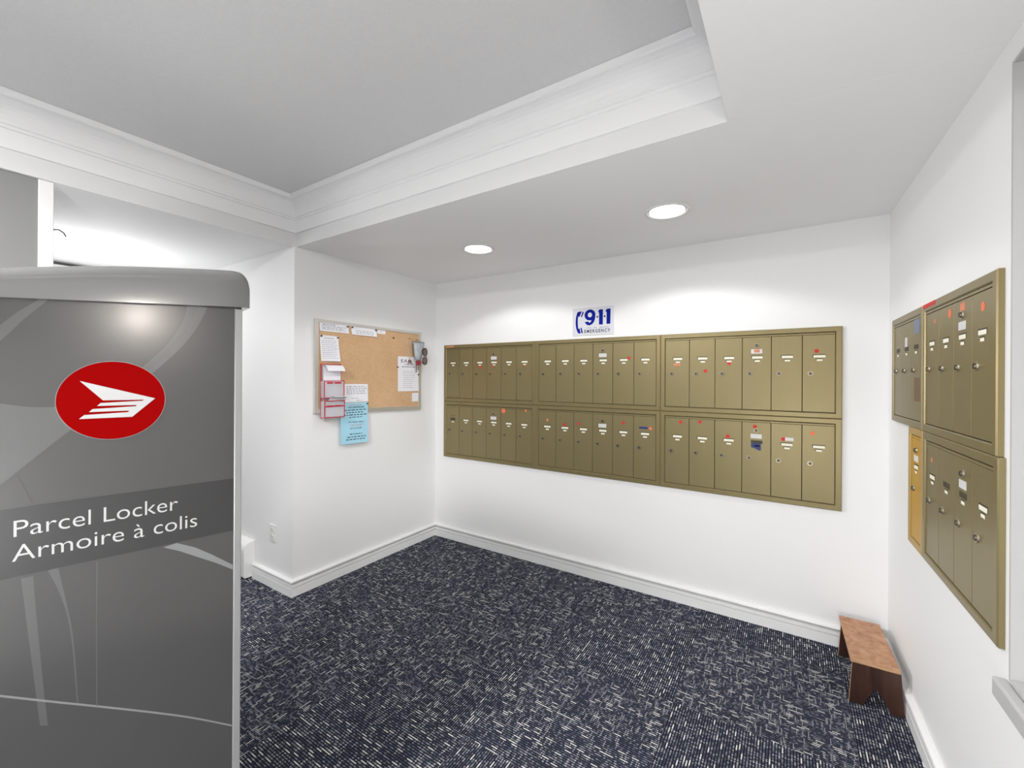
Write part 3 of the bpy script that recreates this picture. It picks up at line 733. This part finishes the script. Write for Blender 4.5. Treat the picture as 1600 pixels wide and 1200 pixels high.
paper('tiny white card with a blue mark at the top edge', [(2.3309, 1.8949), (2.4169, 1.8930), (2.4137, 1.8619), (2.3311, 1.8624)], 'white', lift(.0002), .001, [(.35, .42, .50, .22, 3)])
paper('white typed sheet pinned above the red leaflet holder', [(1.8196, 1.8071), (1.9702, 1.8069), (1.9801, 1.6206), (1.8292, 1.6189)], 'white', lift(.0002), .016, [(.09, .25, .75, .03, 1)] + L3(.2, 10, .08, .95, 1, .075, .018))
paper('white typed memo tucked behind the top of the blue notice', [(2.000, 1.4513), (2.2389, 1.4493), (2.2411, 1.3109), (2.000, 1.3107)], 'white', lift(.0002), .003, L3(.12, 5, .18, .98, 1, .1, .035) + [(.78, .35, .62, .03, 1), (.9, .55, .75, .03, 1)])
paper('white welcome sheet pinned at the right end of the cork', [(2.5507, 1.6859), (2.7931, 1.6888), (2.7955, 1.3803), (2.5529, 1.3825)], 'white', lift(.0002), .003,
      L3(.42, 9, .25, .8, 1, .058, .01) + [(.285, .18, .82, .02, 0)], [('E.A.S.', .08, .15, .62, .09, 0, .01), ('WELCOME', .205, .3, .78, .05, 1, .005)])
paper('small blank white card at the lower right corner of the cork', [(2.7169, 1.3640), (2.7940, 1.3650), (2.7940, 1.2871), (2.7176, 1.2876)], 'white', lift(.0002), .002)
paper('pale blue recycling notice hanging below the cork board', [(1.985, 1.3060), (2.2357, 1.3070), (2.2297, .9893), (1.9917, .9943)], 'cyan', -.0235, .010,
      [(.17, .12, .92, .022, 0), (.23, .2, .84, .022, 0), (.29, .1, .95, .022, 0), (.35, .3, .78, .018, 0), (.76, .32, .78, .022, 0), (.83, .22, .92, .022, 0), (.89, .18, .9, .022, 0)],
      [('PLEASE NOTE', .035, .3, .76, .03, 2, .004), ('NO LIGHTBULBS', .095, .28, .86, .042, 0, .02), ('No Plastic Bags !', .46, .28, .86, .042, 0, .02), ('- NO GLASS !', .535, .3, .82, .04, 2, .004), ('(of any kind)', .61, .33, .76, .045, 0, .02)])
for i, (x, z, lab) in enumerate([(1.828, 1.8005, 'dark push pin in the left corner of the typed sheet'), (1.962, 1.7975, 'dark push pin in the right corner of the typed sheet'), (2.046, 1.888, 'dark push pin at the right end of the first top slip'),
                                 (2.088, 1.888, 'dark push pin at the left end of the second top slip'), (2.313, 1.887, 'dark push pin at the right end of the second top slip'), (2.4957, 1.8392, 'dark push pin standing alone in the bare cork'),
                                 (2.545, 1.592, 'dark push pin at the left edge of the welcome sheet'), (2.790, 1.530, 'dark push pin at the right edge of the welcome sheet'), (2.226, 1.293, 'dark push pin holding the blue notice')]):
    t = empty('push_pin', (XL, x, z), R(90), lab, 'pin', 'push pins on the board')
    y0 = -.0235 - .001 if i == 8 else -.0172
    bm = bmesh.new(); cyl(bm, (0, y0, 0), .0052, -.003, 'y', 10); cyl(bm, (0, y0 - .003, 0), .0030, -.006, 'y', 10); cyl(bm, (0, y0 - .009, 0), .0058, -.0025, 'y', 10)
    link('pin_head', bm, 'keyhole', t)

# red edged clear leaflet holder
hd = empty('leaflet_holder', (XL, 1.905, 1.206), R(90), 'two-pocket clear leaflet holder with red edges on the left of the board', 'holder')
hx = lambda x: x - 1.905
hz = lambda z: z - 1.206
link('back_panel', bx((hx(1.826), -.0265, hz(1.207)), (hx(1.986), -.0240, hz(1.598))), 'acrylic', hd)
bm = bmesh.new(); ring(bm, hx(1.823), hx(1.989), hz(1.205), hz(1.600), .006, -.0275, -.0235); link('back_edge', bm, 'acrylicred', hd)
for z0, z1, dep in ((1.350, 1.478, .040), (1.2085, 1.3325, .046)):
    f = link('pocket', bx((hx(1.829), -.0265 - dep, hz(z0) + .004), (hx(1.984), -.0285 - dep + .004, hz(z1) - .004)), 'acrylic', hd)
    bm = bmesh.new(); ring(bm, hx(1.823), hx(1.989), hz(z0), hz(z1), .0055, -.0285 - dep, -.0235 - dep)
    for x in (1.823, 1.9852): box(bm, (hx(x), -.0235 - dep, hz(z0)), (hx(x) + .0038, -.0275, hz(z0) + .0038))
    for x in (1.8235, 1.9868): link('pocket_side', bx((hx(x), -.0235 - dep + .0005, hz(z0) + .0042), (hx(x) + .0015, -.0278, hz(z1) - .006)), 'acrylic', f)
    link('red_edge', bm, 'acrylicred', f)
    bm = bmesh.new()
    zc = z1 - .022 if z0 > 1.3 else z1 - .046
    for a, b in ((1.845, 1.893), (1.905, 1.962)): box(bm, (hx(a), -.0290 - dep, hz(zc)), (hx(b), -.0286 - dep, hz(zc) + .012))
    if z0 < 1.3: box(bm, (hx(1.829), -.0288 - dep, hz(zc) + .001), (hx(1.984), -.0286 - dep, hz(zc) + .009))
    link('red_label', bm, 'acrylicred', f)
# leaflets
def leaflet(label, prof, x0, x1, shear):
    t = empty('leaflet', (XL, 1.905, prof[0][1]), R(90), label, 'leaflet', 'leaflets in the red edged holder')
    zb = prof[0][1]; bm = bmesh.new()
    for dy in (0, .0008):
        rows = []
        for i, (y, z) in enumerate(prof):
            s = shear * i / (len(prof) - 1)
            rows.append([bm.verts.new((hx(x) + s, y - dy, z - zb)) for x in (x0, (x0 + x1) / 2, x1)])
        for a, b in zip(rows, rows[1:]):
            for k in range(2): bm.faces.new((a[k], a[k + 1], b[k + 1], b[k]))
    link('sheet', bm, 'white', t, smooth=True); return t
leaflet('white leaflet standing in the upper pocket with its top curled over', [(-.046, 1.358), (-.040, 1.45), (-.034, 1.52), (-.031, 1.568), (-.035, 1.585), (-.046, 1.590), (-.058, 1.583), (-.070, 1.568), (-.080, 1.548)], 1.834, 1.976, .012)
leaflet('white leaflet in the lower pocket drooping forward', [(-.050, 1.216), (-.056, 1.28), (-.066, 1.325), (-.0765, 1.345), (-.088, 1.358), (-.104, 1.364), (-.122, 1.360)], 1.842, 1.976, .030)

# things hung at the right end of the board
ln = empty('key_lanyard', (XL, 2.68, 1.63), R(90), 'beige cord loop with small keys hung from a pin on the cork', 'lanyard')
bm = bmesh.new()
for s in (-1, 1):
    pts = [(0, -.026, .218)] + [(s * .014 * math.sin(math.pi * t), -.024 - .004 * math.sin(math.pi * t), .218 - .19 * t) for t in (.15, .3, .5, .7, .85)] + [(s * .003, -.026, .024)]
    tube(bm, pts, .0030, 6)
link('cord', bm, 'cord', ln)
bm = bmesh.new(); cyl(bm, (0, -.0168, .218), .005, -.014, 'y', 10); link('hook_pin', bm, 'steel', ln)
for dx, m, a in ((-.010, 'tassel', .3), (.003, 'green', -.1), (.012, 'steel', -.5)):
    bm = bmesh.new(); cyl(bm, (0, -.001, 0), .0075, -.003, 'y', 12); box(bm, (-.0028, -.004, -.034), (.0028, -.001, -.006))
    o = link('key', bm, m, ln); o.location = (dx, -.024, .022); o.rotation_euler = (0, a, 0)
    o['label'] = {'tassel': 'maroon key tag', 'green': 'green key tag', 'steel': 'nickel key'}[m]
po = empty('hanging_pouch', (XL, 2.757, 1.655), R(90), 'silver grey drawstring pouch hung over the board frame', 'pouch')
bm = bmesh.new(); rings = []
for z, wl, d in ((.002, .026, .012), (.020, .036, .020), (.06, .046, .028), (.10, .054, .026), (.135, .062, .016), (.165, .067, .010)):
    r_ = []
    for k in range(20):
        a = 2 * math.pi * k / 20; f = 1 + .07 * math.sin(5 * a + z * 60)
        r_.append(bm.verts.new((wl * math.cos(a) * f + (z - .08) * .05, -.055 + d * math.sin(a) * f, z)))
    rings.append(r_)
for A, B in zip(rings, rings[1:]):
    for k in range(20): bm.faces.new((A[k], A[(k + 1) % 20], B[(k + 1) % 20], B[k]))
bm.faces.new(rings[0]); bm.faces.new(rings[-1])
link('bag', bm, 'pouch', po, smooth=True)
bm = bmesh.new(); tube(bm, [(rings and (.0 + .0672 * math.cos(a)), -.055 + .0108 * math.sin(a), .166) for a in [2 * math.pi * k / 20 for k in range(21)]], .0032, 6); o = link('rim_cord', bm, 'strap', po)
bm = bmesh.new(); tube(bm, [(-.02, -.050, .166), (-.006, -.038, .187), (.0, -.030, .196), (.012, -.038, .187), (.03, -.050, .166)], .002, 6); link('hang_loop', bm, 'strap', po)
bm = bmesh.new()
for k in range(9):
    x = -.028 + k * .006; tube(bm, [(x * .6, -.057, .012), (x, -.060, -.012), (x * 1.15, -.059, -.036 - (k % 3) * .004)], .0032, 5)
link('fringe', bm, 'tassel', po)
for x, z1 in ((-.014, -.105), (.012, -.085)):
    link('strap', bx((x - .0055, -.043, z1), (x + .0055, -.041, .01)), 'strap', po)
gl = empty('sunglasses', (XL, 2.796, 1.598), R(90), 'brown tinted sunglasses hung sideways on the board corner', 'glasses')
def ell(cx, cz, rx, rz, n=28): return [(cx + rx * math.cos(2 * math.pi * k / n), cz + rz * math.sin(2 * math.pi * k / n)) for k in range(n)]
for cz in (.134, .056):
    bm = bmesh.new(); pts = ell(0, cz, .027, .034)
    tube(bm, [(x, -.096, z) for x, z in pts] + [(pts[0][0], -.096, pts[0][1])], .0042, 6); link('rim', bm, 'tortoise', gl)
    bm = bmesh.new(); prism(bm, ell(0, cz, .0262, .0332), -.0970, -.0955); link('lens', bm, 'lens', gl)
bm = bmesh.new(); tube(bm, [(.012, -.098, .101), (.017, -.100, .095), (.012, -.098, .089)], .0038, 6); link('bridge', bm, 'tortoise', gl)
for z0, z1 in ((.166, .150), (.026, .042)):
    bm = bmesh.new(); tube(bm, [(-.006, -.096, z0), (-.014, -.090, z0 + .001), (-.020, -.088, (z0 + z1) / 2), (-.026, -.086, z1)], .0032, 6); link('temple_arm', bm, 'tortoise', gl)

# ------------------------------------------------------------------ step stool
st = empty('step_stool', (.325, 2.75, 0), 0, 'low wooden step stool with dark notched legs in the right corner', 'stool')
lx = lambda x: x - .325
def panel(y0, y1, half_b=.098, half_t=.086):
    bm = bmesh.new()
    pts = [(-half_b, 0), (-.048, 0), (-.030, .040), (-.012, .078), (.000, .088), (.012, .078), (.034, .035), (.052, 0), (half_b, 0), (half_t, .190), (-half_t, .190)]
    prism(bm, pts, y0, y1)
    for f in bm.faces:
        pass
    bm.faces.ensure_lookup_table()
    for f in bm.faces:
        f.normal_update()
        f.material_index = 0 if abs(f.normal.y) > .9 else 1
    return bm
for y in (-.205, .185):
    o = link('leg_panel', panel(y, y + .016), ['wooddark', 'woodedge'], st); o.location.x = .005
bm = bmesh.new(); V = [(-.088, -.208), (.088, -.208), (.082, .215), (-.088, .215)]
A = [bm.verts.new((x, y, .1905)) for x, y in V]; B = [bm.verts.new((x, y, .206)) for x, y in V]
bm.faces.new(A[::-1]).material_index = 1; bm.faces.new(B)
for k in range(4): bm.faces.new((A[k], A[(k + 1) % 4], B[(k + 1) % 4], B[k])).material_index = 1
link('tread', bm, ['woodtop', 'woodedge'], st)
st.rotation_euler = (0, 0, R(1.5))

# ------------------------------------------------------------------ hall fittings
ou = empty('wall_outlet', (-3.108, YS, .318), 0, 'white duplex wall outlet above the baseboard heater end', 'outlet')
link('cover_plate', bx((-.043, -.007, 0), (.043, -.0005, .124), .003), 'plastic', ou)
for z in (.038, .086):
    bm = bmesh.new(); cyl(bm, (0, -.007, z), .019, -.0025, 'y', 18); s = link('socket', bm, 'plastic', ou)
    bm = bmesh.new(); box(bm, (-.009, -.0098, z - .001), (-.006, -.0096, z + .010)); box(bm, (.006, -.0098, z - .001), (.009, -.0096, z + .010)); cyl(bm, (0, -.0096, z - .009), .0028, -.0002, 'y', 8); link('socket_slots', bm, 'keyhole', s)
ht = empty('baseboard_heater', (-3.365, YS, 0), 0, 'white baseboard heater along the hall wall beside the outlet', 'heater')
HP = [(-.001, .012), (-.068, .012), (-.074, .020), (-.076, .200)] + [(-.040 - .036 * math.cos(a), .200 + .062 * math.sin(a)) for a in [k / 6 * math.pi / 2 for k in range(1, 7)]] + [(-.012, .272), (-.001, .276)]
def hprism(x0, x1, grow=0.0):
    bm = bmesh.new(); g = lambda y, z: (y - (grow if y < -.01 else 0), z + (grow if z > .1 else 0))
    A = [bm.verts.new((x0, *g(y, z))) for y, z in HP]; B = [bm.verts.new((x1, *g(y, z))) for y, z in HP]
    n = len(HP)
    for i in range(n): bm.faces.new((A[i], A[(i + 1) % n], B[(i + 1) % n], B[i]))
    bm.faces.new(A); bm.faces.new(B[::-1]); return bm
link('body', hprism(-1.1, -.021), 'heater', ht); link('end_cap', hprism(-.020, 0, .002), 'heater', ht)
bm = bmesh.new()
for k in range(9): box(bm, (-1.0 + k * .108, -.0775, .205), (-.91 + k * .108, -.0745, .213))
o = link('vent_slots', bm, 'keyhole', ht); o['kind'] = 'stuff'
cr = empty('curtain_rail', (XA + .02, 1.08, 2.37), 0, 'thin black curtain rail high on the far hall wall', 'rail')
link('rail_bar', bx((-.012, -.45, .0), (.0, .45, .018)), 'rust', cr)
for y in (-.40, .40): link('bracket', bx((-.0195, y - .01, .002), (-.0125, y + .01, .016)), 'rust', cr)

hk = empty('wire_hook', (-2.885, .4995, 2.185), R(180), 'tiny dark wire hook sticking out of the white casing edge by the hall', 'hook')
bm = bmesh.new(); tube(bm, [(0, 0, 0), (.0, -.018, .004), (.0, -.034, -.006), (.0, -.042, -.022)], .0028, 6); link('wire', bm, 'rust', hk)
bm = bmesh.new(); cyl(bm, (0, -.0003, 0), .006, -.002, 'y', 10); link('base', bm, 'rust', hk)
# downlights
dl = ['small recessed downlight over the corkboard side, farther from the camera', 'recessed downlight nearer the right wall, larger of the two']
for i, (x, y) in enumerate(DOWN):
    t = empty('downlight', (x, y, HC), 0, dl[i], 'ceiling light', 'recessed downlights in the soffit')
    bm = bmesh.new()
    n = 40
    prof = [(.116, -.0005), (.114, -.006), (.100, -.007), (.097, -.003), (.096, -.0005)]
    rg = [[bm.verts.new((r_ * math.cos(2 * math.pi * k / n), r_ * math.sin(2 * math.pi * k / n), z)) for k in range(n)] for r_, z in prof]
    for A, B in zip(rg, rg[1:]):
        for k in range(n): bm.faces.new((A[k], A[(k + 1) % n], B[(k + 1) % n], B[k]))
    link('trim_ring', bm, 'plastic', t, smooth=True)
    bm = bmesh.new(); cyl(bm, (0, 0, -.0006), .0965, -.0008, 'z', 40); link('gap_ring', bm, 'strap', t)
    bm = bmesh.new(); cyl(bm, (0, 0, -.0016), .0905, -.0014, 'z', 40); link('lens', bm, 'lamp', t)

# wall sconce between the window and the entrance (only seen as a reflection in the locker)
sn = empty('wall_sconce', (wx(.10), .10, 1.73), R(-90) - RA, 'warm glass globe sconce on the right wall beside the window', 'lamp')
bm = bmesh.new(); cyl(bm, (0, -.0005, .10), .06, -.02, 'y', 24); link('back_plate', bm, 'steel', sn)
bm = bmesh.new(); bmesh.ops.create_uvsphere(bm, u_segments=24, v_segments=14, radius=.065, matrix=Matrix.Translation((0, -.108, .10))); link('globe', bm, 'sconce', sn, smooth=True)
